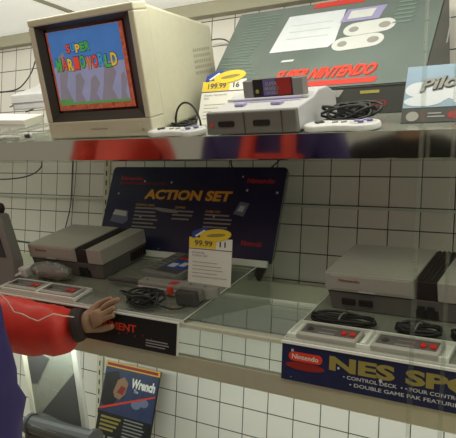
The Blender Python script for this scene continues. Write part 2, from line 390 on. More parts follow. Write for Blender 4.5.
# cables
def coil(z0, x, v, rx, ry, loops, r, tail=None, hh=.004, seed=1, name='cable', m='black', zamp=1):
    rn = random.Random(seed); pts = []; n = loops*14
    for i in range(n):
        a = 2*PI*i/14; k = int(i/14)
        ph = rn.uniform(-.12, .12) if i % 7 == 0 else 0
        px_ = rx*(.72+.28*math.sin(k*2.3+seed))*math.cos(a+ph)+.25*rx*math.sin(k*1.7)
        py_ = ry*(.72+.28*math.cos(k*1.9+seed))*math.sin(a)+.15*ry*math.cos(k*2.9)
        pts.append((px_, py_, r+hh+.006*(1+math.sin(a*1.0+k*1.3))*.8*zamp))
    if tail: pts += tail
    # smooth
    ps = [Vector(p) for p in pts]
    for _ in range(2): ps = [ps[0]]+[(ps[i-1]+ps[i]*2+ps[i+1])/4 for i in range(1, len(ps)-1)]+[ps[-1]]
    o = MB().tube(ps, r, 6).build(name, m, None, smooth=True)
    o.location = D(z0, x, v); o.rotation_euler = (T, 0, 0)
    return o
def bundle(z0, x, v, L_, r, n, seed, label):
    rn = random.Random(seed); t = deck_thing('cable_bundle', z0, x, v); b = MB()
    ps = []
    for k in range(n):
        for i in range(20):
            a = 2*PI*i/20
            ps.append(Vector(((L_/2)*math.cos(a)+rn.uniform(-.003, .003), .014*math.sin(a)*(1+.3*math.sin(k*2)), .010+.004*math.sin(a*2+k)+.004*math.sin(k*1.9))))
    for _ in range(1): ps = [ps[0]]+[(ps[i-1]+ps[i]*2+ps[i+1])/4 for i in range(1, len(ps)-1)]+[ps[-1]]
    b.tube(ps, r, 6).build('cable', 'black', t, smooth=True)
    MB().tube([(.0+.002*math.cos(a), .016*math.cos(a*1.0), .010+.012*math.sin(a)) for a in [2*PI*i/16 for i in range(17)]], .0018, 6).build('wire_tie', 'mid', t, smooth=True)
    return tag(t, label, 'cable')
bundle(Z1, .287, .407, .125, .0026, 5, 3, 'looped black cable bundle on the right riser, before the left half of the console')
bundle(Z1, .425, .405, .080, .0026, 5, 5, 'looped black cable bundle on the right riser, behind the nearer glass pane')
bundle(Z1, .515, .403, .07, .0027, 4, 6, 'looped black cable bundle on the right riser, cut by the right picture edge')
b1 = bundle(Z1, -.500, .392, .10, .0025, 3, 8, 'black cable bundle inside the clear bag on the left riser')
# plastic bag round it
bg = MB().ell((0, 0, .020), .074, .022, .023, 24, 12)
rn = random.Random(4); bg.v = [v*(1+rn.uniform(-.10, .08)) for v in bg.v]
bo = bg.build('plastic_bag', 'bag', None, smooth=True); bo.location = D(Z1, -.500, .392, .0035); bo.rotation_euler = (T, 0, 0)
tag(bo, 'crumpled clear plastic bag round the cables before the left console', 'plastic bag')
# white adapter beside it
ad = deck_thing('power_adapter', Z1, -.600, .390)
MB().box(-.022, .018, -.018, .018, .002, .028).build('housing', 'pad', ad, bevel=.005)
MB().cyl((-.002, -.018, .014), (0, -1, 0), .005, .016, 12, .003).build('strain_relief', 'pad', ad)
tag(ad, 'small off-white plug block beside the bagged cables', 'adapter')
# ================================================================== BLUE HEADER PANEL
hp = empty('header_board', (-.268, -.172, -.092), (-math.radians(14.5), 0, 0)); W, H = .566, .240
MB().prism(rrect(-W/2, W/2, .0, H, .012), 0, .006, lambda u, v, a: (u, a, v)).build('card', 'star', hp)
MB().box(-W/2+.01, W/2-.01, -.010, -.002, -.010, .006).build('holder_lip', 'edge', hp)
MB().box(W/2, W/2+.0025, -.004, .008, -.04, H-.012).build('holder_side', 'clr', hp)
MB().hexa([(W/2-.030, -.004, -.042), (W/2-.026, -.004, -.042), (W/2-.026, .004, -.042), (W/2-.030, .004, -.042)], [(W/2-.062, -.004, .0), (W/2-.012, -.004, .0), (W/2-.012, .004, .0), (W/2-.062, .004, .0)]).build('foot', 'nband', hp)
text('headline', 'ACTION SET', 'orange', hp, -.148, .134, .148, .176, 0, .045, shear=.15)
text('lettering', 'Nintendo', 'red', hp, -.245, -.165, .201, .212, 0, .02)
text('lettering', 'ENTERTAINMENT SYSTEM', 'dred', hp, -.245, -.08, .188, .196, 0, .02)
text('lettering', 'Nintendo', 'red', hp, .175, .252, .198, .211, 0, .02)
text('lettering', 'Nintendo', 'red', hp, .188, .246, .040, .053, 0, .01)
text('small_lettering', 'CONTROL DECK', 'orange', hp, -.172, -.105, .128, .134, 0, .01)
textlines(hp, -.172, -.085, .124, 6, .0105, .004, 'paper', 0)
text('small_lettering', 'GAME PAK', 'orange', hp, .065, .112, .118, .124, 0, .01)
textlines(hp, .065, .150, .114, 5, .0105, .004, 'paper', 0)
text('small_lettering', 'ZAPPER', 'orange', hp, -.035, .0, .125, .131, 0, .01)
textlines(hp, -.04, .03, .120, 3, .0105, .004, 'paper', 0)
ph = MB().flat([(-.255, .080), (-.205, .074), (-.190, .084), (-.195, .112), (-.245, .116)], 0, .0008)
ph.build('console_picture', 'blu_print', hp)
MB().flat([(-.250, .100), (-.198, .096), (-.20, .110), (-.243, .114)], -.0009, .0004).build('console_picture', 'printed', hp)
MB().flat([(-.100, .126), (-.03, .121), (-.022, .112), (-.075, .114), (-.104, .120)], 0, .0008).build('light_gun_picture', 'paper', hp)
MB().flat([(.150, .118), (.180, .112), (.192, .146), (.165, .150)], 0, .0008).build('cartridge_picture', 'blu_print', hp)
MB().flat([(.160, .126), (.176, .123), (.182, .138), (.168, .140)], -.0009, .0004).build('cartridge_picture', 'printed', hp)
tag(hp, 'wide dark blue starry header board with orange ACTION SET title behind the left console', 'display board')
# cartridge lying on the deck
ct = deck_thing('game_cartridge', Z1, -.206, .258, math.radians(-7))
MB().box(-.058, .058, -.066, .066, .001, .019).build('shell', 'mid', ct, bevel=.002)
cr = MB()
for i in range(6): cr.box(-.054, -.030, -.05+i*.016, -.041+i*.016, .0185, .0195)
cr.build('grip_ridges', 'ndark', ct)
MB().box(-.024, .052, -.052, .058, .019, .0196).build('cartridge_label', 'darkg', ct)
MB().box(-.018, .046, -.030, .022, .0196, .0200).build('label_picture', 'blue', ct)
MB().box(-.010, .012, -.022, .000, .0200, .0204).box(.018, .036, -.012, .012, .0200, .0204).build('label_picture', 'printed', ct)
MB().box(-.018, .046, .026, .036, .0196, .0200).build('label_stripe', 'red', ct)
tag(ct, 'grey game cartridge with blue label lying before the blue header board', 'game cartridge')
# light gun
zp = deck_thing('light_gun', Z1, -.205, .390)
def ZX(u, v, a): return (u, v, a)
MB().cyl((-.111, .013, .018), (1, 0, 0), .0065, .104, 18).build('barrel', 'darkg', zp, smooth=False)
MB().prism([(-.010, -.004), (.125, -.006), (.180, -.002), (.200, .012), (.196, .024), (.100, .028), (-.010, .026)], .003, .029, ZX).build('body', 'zgrey', zp, bevel=.004)
MB().box(-.008, .100, -.0065, -.0045, .016, .019).build('body_seam', 'pad', zp)
MB().prism([(.112, -.002), (.176, -.002), (.174, -.032), (.120, -.036)], .005, .031, ZX).build('grip', 'mid', zp, bevel=.005)
MB().prism([(.122, -.020), (.175, -.020), (.174, -.038), (.124, -.040)], .003, .033, ZX).build('grip_end', 'darkg', zp, bevel=.004)
MB().prism([(.080, -.006), (.096, -.006), (.094, -.018), (.084, -.017)], .010, .028, ZX).build('trigger', 'brightred', zp, bevel=.003)
MB().prism([(.078, .000), (.098, .000), (.098, .016), (.078, .016)], .0285, .0300, ZX).build('red_inlay', 'red', zp)
sc_ = MB()
for p in ((.01, .01), (.13, .012), (.17, .010)): sc_.cyl((p[0], p[1], .0285), (0, 0, 1), .0028, .0012, 10)
sc_.build('screw', 'ndark', zp)
tag(zp, 'grey toy light gun with a black barrel and red trigger lying on the left riser', 'light gun')
zc = coil(Z1, -.150, .450, .058, .028, 8, .0025, tail=[(.060, -.016, .006), (.085, -.016, .006), (.104, -.006, .008), (.108, .008, .012)], seed=2, hh=.004, zamp=3)
zc.name = 'gun_cable'
tag(zc, 'tangled black cable coiled on the riser below the light gun', 'cable')
# ================================================================== PRICE CARDS
def price_card(x0, x1, y, z0, z1, lean, price, num, lines, label):
    r = empty('price_card', ((x0+x1)/2, y, z0), (-lean, 0, 0)); W_ = x1-x0; H_ = z1-z0
    MB().box(-W_/2, W_/2, 0, .0015, 0, H_*.80).build('card', 'white', r)
    MB().rect(-W_/2, W_/2, H_*.598, H_*.610, 0, .0006).build('rule', 'darkg', r)
    MB().rect(-W_/2+.001, W_*.14, H_*.62, H_*.80, 0, .0006).build('price_panel', 'yellow', r)
    text('price', price, 'ndark', r, -W_*.36, W_*.06, H_*.655, H_*.755, -.0006, .02)
    text('code_number', num, 'ink', r, W_*.22, W_*.36, H_*.66, H_*.75, 0, .02)
    lg = MB().flat(ellipse(W_*.12, H_*.855, W_*.36, H_*.105, rot=.10), -.0002, .0016).build('logo_oval', 'yellow', r)
    text('logo_script', 'Bi-Rite', 'gold', lg, -W_*.10, W_*.36, H_*.82, H_*.885, -.0018, .02, shear=.3) if False else MB().flat(ellipse(W_*.14, H_*.855, W_*.22, H_*.028, rot=.10), -.0018, .0004).build('logo_script', 'gold', lg)
    MB().flat([(-W_*.44, H_*.79), (-W_*.36, H_*.79), (-W_*.02, H_*.95), (-W_*.12, H_*.985), (-W_*.42, H_*.90)], -.0001, .0010).build('logo_ribbon', 'blue', r)
    MB().flat([(-W_*.36, H_*.83), (-W_*.32, H_*.81), (-W_*.10, H_*.915), (-W_*.14, H_*.94)], -.0012, .0004).build('ribbon_mark', 'white', r)
    for i, t_ in enumerate(lines): text('card_text', t_, 'paper', r, -W_*.42, -W_*.42+W_*.075*len(t_)*.5, H_*(.545-.05*i)-.003, H_*(.545-.05*i)+.0025, 0, .01)
    textlines(r, -W_*.40, W_*.42, H_*.38, 5, H_*.062, .0013, 'paper', 0)
    MB().prism([(.0015, .0), (.03, .0), (.0015, .05)], -.012, .012, lambda u, v, a: (a, u, v)).build('stand', 'clr', r)
    return tag(r, label, 'price card')
price_card(-.134, -.017, -.300, -.138, -.006, 0, '99.99', '11', ['Nintendo', 'Action Set'], 'white and yellow price card reading 99.99 in front of the blue header board')
price_card(-.119, -.003, -.308, .219, .350, math.radians(10), '199.99', '16', ['Super Nintendo', 'Set'], 'white and yellow price card reading 199.99 standing left of the pale console')
# ================================================================== UPPER SHELF: MONITOR
mo = deck_thing('monitor', Z2, -.303, .450)
w2, Hm = .1595, .275
# front bezel shell
fr = MB()
fr.box(-w2, w2, 0, .045, .001, .040); fr.box(-w2, w2, 0, .045, Hm-.016, Hm); fr.box(-w2, -w2+.016, 0, .045, .040, Hm-.016); fr.box(w2-.016, w2, 0, .045, .040, Hm-.016)
fr.build('front_frame', 'crt', mo, bevel=.003)
MB().box(-w2+.012, w2-.012, .044, .060, .020, Hm-.010).build('rear_plate', 'crt', mo)
body = MB().hexa([(-w2+.004, .045, .008), (w2-.004, .045, .008), (w2-.020, .30, .012), (-w2+.020, .30, .012)],
                 [(-w2+.004, .045, Hm-.003), (w2-.004, .045, Hm-.003), (w2-.020, .30, Hm-.062), (-w2+.020, .30, Hm-.062)])
body.build('rear_case', 'crt', mo, bevel=.006)
vn = MB()
for i in range(9):
    for j in range(5):
        y = .205+i*.0085; z = .105+j*.013; xx = w2-.004-.016*(y-.045)/.255
        vn.box(xx-.001, xx+.0006, y, y+.0045, z, z+.007)
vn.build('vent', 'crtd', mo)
bz = MB()
bx0, bx1, bz0, bz1 = -w2+.016, w2-.016, .040, Hm-.016
sx0, sx1, sz0, sz1 = -.129, .106, .064, .243
def ringf(b, o4, i4, yo, yi):
    ov = [(o4[0], yo, o4[2]), (o4[1], yo, o4[2]), (o4[1], yo, o4[3]), (o4[0], yo, o4[3])]; iv = [(i4[0], yi, i4[2]), (i4[1], yi, i4[2]), (i4[1], yi, i4[3]), (i4[0], yi, i4[3])]
    b.add(ov+iv, [(0, 1, 5, 4), (1, 2, 6, 5), (2, 3, 7, 6), (3, 0, 4, 7)])
ringf(bz, (bx0, bx1, bz0, bz1), (sx0-.005, sx1+.005, sz0-.005, sz1+.005), .003, .022)
bz.build('inner_bezel', 'bez', mo)
sn = MB().box(sx0-.008, sx1+.008, .021, .040, sz0-.008, sz1+.008).build('screen', 'tube', mo)
Ys = .0208
MB().rect(sx0, sx1, sz0, sz1, Ys, .0003).build('screen_border', 'ebrick', sn)
MB().rect(sx0+.006, sx1-.011, sz0+.012, sz1-.001, Ys-.0003, .0003).build('screen_sky', 'eblue', sn)
hz = MB(); zb = sz0+.012
hz.rect(sx0+.006, sx1-.011, zb, zb+.088, Ys-.0006, .0002)
hz.build('screen_haze', 'ehill2', sn)
hl = MB()
for (cxx, ww, hh) in ((-.094, .028, .120), (-.050, .026, .072), (-.004, .026, .062), (.044, .034, .088), (.084, .016, .064)):
    hl.flat([(cxx-ww*1.0, zb), (cxx+ww*.55, zb), (cxx+ww*.1, zb+hh*.35), (cxx+ww*.7, zb+hh*.72), (cxx+ww*.35, zb+hh), (cxx-ww*.25, zb+hh*.92), (cxx-ww*.55, zb+hh*.5)], Ys-.0008, .0003)
hl.build('screen_hills', 'ehill', sn)
MB().rect(sx0+.006, sx0+.050, zb, zb+.014, Ys-.0012, .0003).rect(sx0+.050, sx1-.011, zb, zb+.006, Ys-.0012, .0003).build('screen_ground', 'egreen', sn)
def letters(s, x0, x1, z0, z1, cols):
    n = len(s); wd = (x1-x0)/n
    for i, ch in enumerate(s):
        dz = .002*math.sin(i*2.1)
        text('title_letter', ch, 'ink', sn, x0+i*wd-.0008, x0+(i+1)*wd+.0002, z0+dz-.0012, z1+dz+.0012, Ys-.0013, .07, th=.0002)
        text('title_letter', ch, cols[i % len(cols)], sn, x0+i*wd, x0+(i+.93)*wd, z0+dz, z1+dz, Ys-.0016, .04, th=.0002)
letters('SUPER', -.072, .004, .192, .211, ['er', 'eb', 'ey', 'eg', 'eg'])
letters('MARIOWORLD', -.112, .078, .154, .182, ['eg', 'er', 'ey', 'er', 'eg', 'eo', 'er', 'eb', 'eg', 'ey'])
MB().box(w2-.062, w2-.032, -.0015, 0, .014, .030).build('control_door', 'crt', mo)
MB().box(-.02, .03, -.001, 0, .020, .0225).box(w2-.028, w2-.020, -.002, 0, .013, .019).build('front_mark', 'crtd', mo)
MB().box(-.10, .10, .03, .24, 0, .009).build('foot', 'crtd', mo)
tag(mo, 'cream tube monitor showing a colourful game title screen', 'monitor')
# ================================================================== PALE CONSOLE
sn_ = deck_thing('game_console', Z2, .012, .474)
W_, Dp = .200, .188
side = [(0, .003), (0, .044), (.006, .047), (.085, .058), (.110, .068), (.150, .068), (Dp, .050), (Dp, .003)]
MB().prism([(0.010, .003), (0.010, .046), (.085, .056), (.110, .066), (.150, .066), (Dp, .048), (Dp, .003)], .004, W_-.004, lambda u, v, a: (a, u, v)).build('case', 'sgrey', sn_, bevel=.003)
MB().hexa([(0, 0, .003), (W_, 0, .003), (W_, .012, .003), (0, .012, .003)], [(.002, .002, .046), (W_-.002, .002, .046), (W_-.002, .014, .047), (.002, .014, .047)]).build('front_plate', 'sfront', sn_, bevel=.003)
for a_ in (.088, .168): MB().box(a_, a_+.0015, -.0008, .003, .004, .045).build('plate_groove', 'darkg', sn_)
for i in (0, 1): MB().prism(rrect(.030+i*.078, .066+i*.078, .018, .029, .004), .003, -.001, lambda u, v, a: (u, a, v)).build('controller_port', 'black', sn_)
MB().cyl((.014, .003, .022), (0, -1, 0), .0035, .004, 12).build('power_light', 'brightred', sn_)
MB().box(.030, .180, .062, .067, .056, .0605).box(.048, .068, .036, .054, .050, .0555).box(.128, .150, .036, .054, .050, .0555).build('purple_switches', 'lilac', sn_, bevel=.002)
MB().box(.010, .190, .073, .078, .056, .0605).build('top_ridge', 'sgrey', sn_, bevel=.001)
tag(sn_, 'pale grey game console with lilac switches on the upper shelf', 'game console')
cg = deck_thing('game_cartridge', Z2, .125, .385, 0, .058)
MB().box(-.064, .064, -.010, .010, 0, .037).build('shell', 'darkg', cg, bevel=.003)
for a_, b_ in ((-.066, -.044), (.044, .066)): MB().box(a_, b_, -.0115, .0115, 0, .036).build('side_grip', 'mid', cg, bevel=.002)
MB().rect(-.042, .042, .004, .037, -.010, .0008).build('cartridge_label', 'ink', cg)
MB().rect(.010, .041, .005, .036, -.0108, .0004).build('label_picture', 'dred', cg)
MB().rect(-.020, .008, .005, .036, -.0108, .0004).build('label_picture', 'purple', cg)
text('lettering', 'SUPER', 'silver', cg, -.014, .012, .024, .031, -.0112, .02)
text('lettering', 'MARIO', 'silver', cg, -.016, .014, .015, .022, -.0112, .02)
text('lettering', 'WORLD', 'silver', cg, -.014, .012, .007, .013, -.0112, .02)
MB().flat(ellipse(-.034, .014, .004, .004), -.0108, .0004).build('seal', 'gold', cg)
tag(cg, 'dark game cartridge standing in the slot of the pale console', 'game cartridge')
# dogbone pads
def dogbone(x, v, rz, label):
    r = deck_thing('gamepad', Z2, x, v, rz, .001)
    pts = []
    n = 14
    for i in range(n+1): a = PI/2+PI*i/n; pts.append((-.042+.030*math.cos(a), .030*math.sin(a)))
    pts += [(-.022, -.024), (0, -.021), (.022, -.024)]
    for i in range(n+1): a = -PI/2+PI*i/n; pts.append((.042+.030*math.cos(a), .030*math.sin(a)))
    pts += [(.022, .024), (0, .024), (-.022, .024)]
    MB().prism(pts, 0, .013, ZX).build('shell', 'pad', r, bevel=.005, seg=3)
    MB().cyl((.042, 0, .0128), (0, 0, 1), .024, .0008, 24).build('button_dish', 'sgrey', r)
    MB().box(-.051, -.033, -.003, .003, .013, .016).box(-.045, -.039, -.009, .009, .013, .016).build('direction_pad', 'darkg', r, bevel=.0006)
    for dx, dy, m in ((0, .012, 'lilac'), (0, -.012, 'purple'), (.012, 0, 'purple'), (-.012, 0, 'lilac')):
        MB().cyl((.042+dx, dy, .0134), (0, 0, 1), .0052, .003, 14).build('button', m, r)
    MB().tube([(-.014, -.006, .0135), (-.006, .000, .0135)], .0022, 8).tube([(.003, -.006, .0135), (.011, 0, .0135)], .0022, 8).build('small_button', 'mid', r)
    MB().box(-.04, -.018, .024, .032, .003, .010).box(.018, .04, .024, .032, .003, .010).build('shoulder_button', 'sgrey', r, bevel=.002)
    return tag(r, label, 'gamepad')
dogbone(-.082, .448, math.radians(-4), 'white rounded gamepad with violet buttons lying before the monitor side')
dogbone(.284, .447, math.radians(-2), 'white rounded gamepad with violet buttons lying right of the pale console')
c1 = coil(Z2, -.120, .375, .035, .020, 4, .0024, tail=[(.03, -.03, .004), (.014, -.042, .008)], seed=5); c1.name = 'gamepad_cable'
tag(c1, 'black gamepad cable coiled between the monitor and the price card', 'cable')
lp = MB().tube([D(Z2, -.150+.034*(1-math.cos(a)), .36, .004+.052*math.sin(a)) for a in [PI*i/16 for i in range(17)]], .0024, 6).build('cable_loop', 'black', None, smooth=True)
tag(lp, 'black cable arching up in a loop beside the monitor', 'cable')
c2 = coil(Z2, .275, .385, .062, .026, 7, .0028, seed=9, hh=.006, zamp=3); c2.name = 'gamepad_cable'
tag(c2, 'heap of black cable behind the right-hand white gamepad', 'cable')
# ================================================================== BIG BOX DISPLAY
by = -.268
bb = empty('console_box', (-.133, by, .2365)); BW = .510; BH = .055; LN = math.radians(33); LL = .275
# lower front face of box and leaning face behind it
MB().prism([(0, 0), (0, BH), (LL*math.sin(LN), BH+LL*math.cos(LN)), (.20, .06), (.10, -.028), (.03, -.006)], 0, BW, lambda u, v, a: (a, u, v)).build('carton', 'sboxd', bb, bevel=.001)
fc = empty('face', (0, 0, BH), (-LN, 0, 0)); C.objects.unlink(fc); bpy.data.objects.remove(fc)
ROT = Matrix.Translation((0, 0, BH)) @ Matrix.Rotation(-LN, 4, 'X')
def onface(u, y, v): return tuple(ROT @ Vector((u, y-.0012, v)))
def fpatch(name, poly, m, y=0, par=None):
    b = MB().prism(poly, y, y-.0006, lambda u, v, a: onface(u, a, v)); return b.build(name, m, par or bb)
art = fpatch('printed_face', [(.002, .002), (BW-.002, .002), (BW-.002, LL-.002), (.002, LL-.002)], 'sbox')
fpatch('console_picture', [(.134, .122), (.280, .122), (.292, .136), (.292, .238), (.150, .238)], 'cloud', -.0007, art)
for i in range(3): fpatch('console_shade', [(.165+i*.002, .160+i*.022), (.270, .160+i*.022), (.270, .163+i*.022), (.165, .163+i*.022)], 'printed', -.0014, art)
fpatch('cartridge_picture', [(.288, .195), (.378, .195), (.388, .235), (.298, .235)], 'lilac', -.0007, art)
fpatch('cartridge_picture', [(.304, .203), (.360, .203), (.366, .228), (.308, .228)], 'printed', -.0014, art)
for (ux, uz) in ((.362, .168), (.346, .126)):
    pp = ellipse(ux-.032, uz, .026, .020, 16)[4:13]+ellipse(ux+.032, uz+.004, .026, .020, 16)[12:]+ellipse(ux+.032, uz+.004, .026, .020, 16)[:5]
    g_ = fpatch('gamepad_picture', pp, 'printed', -.0007, art)
    fpatch('gamepad_detail', ellipse(ux+.034, uz+.004, .013, .009, 12), 'silver', -.0014, art)
    fpatch('gamepad_detail', ellipse(ux-.034, uz, .011, .008, 12), 'silver', -.0014, art)
for i in range(7): fpatch('stripe', [(.410, .172+i*.0125), (.450, .172+i*.0125), (.457, .177+i*.0125), (.415, .177+i*.0125)], 'stripe', -.0007, art)
for i in range(6): fpatch('stripe', [(.010, .066+i*.011), (.120-i*.008, .060+i*.011), (.118-i*.008, .0625+i*.011), (.010, .0685+i*.011)], 'stripe', -.0007, art)
for i in range(14): fpatch('stripe', [(.035, .122+i*.010), (.085+i*.003, .122+i*.010), (.085+i*.003, .1245+i*.010), (.035, .1245+i*.010)], 'stripe', -.0007, art)
fpatch('red_band', [(.205, .255), (.330, .255), (.335, .272), (.210, .272)], 'red', -.0007, art)
text('headline', 'SUPER NINTENDO', 'brightred', art, .172, .400, .030, .062, 0, .035, shear=.35, fn=lambda a, b, c: onface(a, -.0012, c))
text('headline_shadow', 'SUPER NINTENDO', 'dred', art, .175, .403, .027, .059, 0, .035, shear=.35, fn=lambda a, b, c: onface(a, -.0009, c))
fpatch('underline', [(.182, .008), (.412, .008), (.416, .022), (.187, .022)], 'red', -.0007, art)
fpatch('price_sticker', [(.175, .088), (.205, .088), (.208, .094), (.178, .094)], 'printed', -.0007, art)
# the vertical lower face
text('front_lettering', 'NINTENDO', 'dred', bb, .345, .440, .012, .026, 0, .03)
text('front_lettering', 'SUPER', 'dred', bb, .285, .335, .012, .026, 0, .03)
MB().rect(.385, .425, .040, .046, 0).build('front_sticker', 'gold', bb)
MB().flat([(.250, .040), (.340, .036), (.350, .050), (.256, .054)], 0).build('front_picture', 'silver', bb)
MB().rect(-.001, .511, BH-.003, BH, 0).build('front_edge', 'ink', bb)
tag(bb, 'large dark green console box leaning back behind the pale console', 'box')
hang = empty('hanging_tag', (.368, -.12, .40), (math.radians(-25), 0, 0))
MB().box(-.011, .011, 0, .0012, 0, .046).build('card', 'printed', hang)
MB().rect(-.008, .008, .010, .012, 0).rect(-.008, .008, .02, .022, 0).build('print', 'blu_print', hang)
MB().tube([(0, .001, .044), (.004, .012, .07), (.0, .02, .10)], .0008, 5).build('string', 'white', hang)
tag(hang, 'small pinkish white tag hanging at the right end of the big box', 'tag')
# ================================================================== GAME BOX (right)
gb = empty('game_box', (.482, -.388, .1975), (-math.radians(16), 0, 0)); gw, gh = .212, .108
MB().box(-gw/2, gw/2, 0, .028, 0, gh).build('carton', 'sboxd', gb, bevel=.001)
ga = MB().rect(-gw/2+.001, gw/2-.001, .028, gh-.001, 0).build('picture', 'skyp', gb)
cl = MB()
for (a_, b_, c_, d_) in ((-.080, .062, .024, .014), (-.050, .055, .03, .018), (-.005, .060, .035, .022), (.045, .052, .03, .018), (.08, .062, .024, .016), (-.07, .04, .034, .010), (.03, .038, .05, .009)):
    cl.flat(ellipse(a_, b_, c_, d_), -.0009-.00002*len(cl.v)/50, .0003)
cl.build('clouds', 'cloud', ga)
text('title', 'Pilotwings', 'ink', ga, -.080, .092, .048, .078, -.0017, .05, shear=.3, rot=.14)
text('title', 'Pilotwings', 'silver', ga, -.081, .091, .050, .079, -.0021, .03, shear=.3, rot=.14)
MB().flat(ellipse(-.086, .012, .011, .009), 0).build('seal', 'silver', gb)
MB().flat(ellipse(-.008, .013, .019, .0085), 0).build('oval_badge', 'dred', gb)
textlines(gb, -.06, -.03, .018, 2, .006, .002, 'paper', 0)
tag(gb, 'sky blue game box with script title standing at the right end of the upper shelf', 'game box')
# ================================================================== LEFT END OF UPPER SHELF
k1 = deck_thing('game_console', Z2, -.80, .33)
MB().prism([(0, .004), (0, .046), (.09, .058), (.115, .068), (.15, .068), (.185, .05), (.185, .004)], 0, .20, lambda u, v, a: (a, u, v)).build('case', 'sgrey', k1, bevel=.004)
MB().hexa([(0, -.006, .003), (.20, -.006, .003), (.20, .004, .003), (0, .004, .003)], [(.002, -.004, .046), (.198, -.004, .046), (.198, .004, .046), (.002, .004, .046)]).build('front_plate', 'sgrey', k1, bevel=.003)
MB().box(.0, .20, -.0068, -.004, .022, .0235).build('front_groove', 'mid', k1)
k1.location = (-.800, -.27, .290)
tag(k1, 'pale grey console at the far left of the upper shelf, cut by the picture edge', 'game console')
lf = empty('leaflet_stack', (-.735, -.38, .218), (T, 0, math.radians(18)))
MB().box(-.10, .105, -.02, .075, .012, .034).build('box_body', 'white', lf, bevel=.002)
MB().box(-.10, .105, -.021, -.0195, .020, .0215).build('edge_line', 'paper', lf)
tag(lf, 'white flat carton slanting below the far left console', 'carton')
dt = empty('clear_tray', (-.66, -.40, .178), (T, 0, 0))
MB().box(-.14, .09, -.03, .14, 0, .003).build('tray_floor', 'clr', dt)
MB().box(-.14, .09, -.033, -.03, 0, .024).box(.087, .09, -.03, .14, .003, .024).build('rim', 'clr', dt)
MB().box(-.14, .09, -.0335, -.0295, .024, .0255).build('polished_edge', 'edge', dt)
MB().box(-.14, .075, -.03, .12, .030, .033).build('upper_tier', 'clr', dt)
MB().box(-.14, .075, -.0315, -.0295, .0325, .0345).build('upper_edge', 'edge', dt)
tag(dt, 'clear plastic two-tier tray at the left end of the upper shelf', 'tray')
pl_ = empty('video_plug', (-.505, -.452, .187), (T, 0, math.radians(-18)))
MB().prism([(-.034, .012), (-.010, .004), (.014, .0), (.014, -.006), (-.010, -.008), (-.036, -.002)], .0, .010, ZX).build('housing', 'black', pl_, bevel=.002)
MB().cyl((.014, -.003, .005), (1, 0, 0), .0055, .012, 12).build('collar', 'pad', pl_)
tag(pl_, 'black plug with a white collar at the lower left of the monitor', 'plug')
# cables on / in front of wall
def wire(name, pts, r, label, m='black'):
    ps = [Vector(p) for p in pts]
    for _ in range(3):
        q = [ps[0]]
        for i in range(len(ps)-1): q += [ps[i]*.75+ps[i+1]*.25, ps[i]*.25+ps[i+1]*.75]
        ps = q+[ps[-1]]
    o = MB().tube(ps, r, 7).build(name, m, None, smooth=True); return tag(o, label, 'cable')
def P(px_, py_, Y):          # point of the photo's frame at the depth Y
    d = fw+RR*((px_-228)/FPX)-UU*((py_-219)/FPX); c = Vector((cx, cy, cz)); return c+d*((Y-c.y)/d.y)
wire('cable', [P(-20, 92, -.2), P(15, 92, -.2), P(26, 82, -.15), P(33, 70, -.05), P(38, 50, -.04), P(44, 30, -.03)], .0022, 'dark cable climbing the wall left of the monitor')
wire('cable', [P(10, 107, -.3), P(22, 101, -.22), P(42, 99, -.18), P(45, 104, -.2), P(26, 112, -.3)], .0018, 'thin dark cable crossing the carton at the upper far left')
wire('cable', [P(-25, 155, -.05), P(10, 150, -.05), P(38, 156, -.05), P(44, 166, -.05), P(30, 177, -.05), P(0, 180, -.05), P(-30, 177, -.05)], .0022, 'black cable hanging in a wide loop under the upper shelf at the far left')
wire('cable', [P(73, 158, -.012), P(72, 180, -.012), P(71, 205, -.012), P(67, 222, -.012), P(62, 240, -.012)], .0018, 'thin black cable hanging down the wall behind the left console')
wire('cable', [P(77, 158, -.012), P(75, 185, -.012), P(72, 215, -.012), P(70, 240, -.012)], .0013, 'thinner grey cable hanging beside the black one behind the left console', 'mid')
wire('cable', [P(231, 156, -.10), P(231, 166, -.10), P(236, 173, -.10), P(255, 176, -.10), P(270, 170, -.10), P(281, 158, -.10)], .0022, 'black cable sagging under the upper shelf above the blue header board')
wire('cable', [P(208, 42, -.02), P(214, 39, -.04), P(226, 39, -.03), P(232, 46, -.01)], .0018, 'short dark cable bowed on the wall right of the monitor')
wire('cable', [P(0, 238, -.2), P(12, 240, -.25), P(24, 242, -.22), P(34, 243, -.2)], .003, 'thick grey cable on the shelf behind the off-white plug', 'mid')
# ================================================================== LEFT EDGE DISPLAY UNIT (lower shelf)
lu = empty('display_unit', (-.75, -.41, -.19))
MB().prism([(-.20, -.004), (.150, .0), (.138, .070), (.074, .188), (-.20, .235)], 0, .035, lambda u, v, a: (u, a, v)).build('housing', 'mid', lu, bevel=.004)
tag(lu, 'grey slanted unit with a dark screen cut by the left edge, beside the left console', 'display unit')
MB().flat([(-.19, .075), (.112, .075), (.060, .170), (-.19, .218)], 0, .002).build('screen', 'tube', lu)
kb = MB().ell((.062, .015, .200), .012, .012, .016).build('knob', 'cuff', lu, smooth=True)
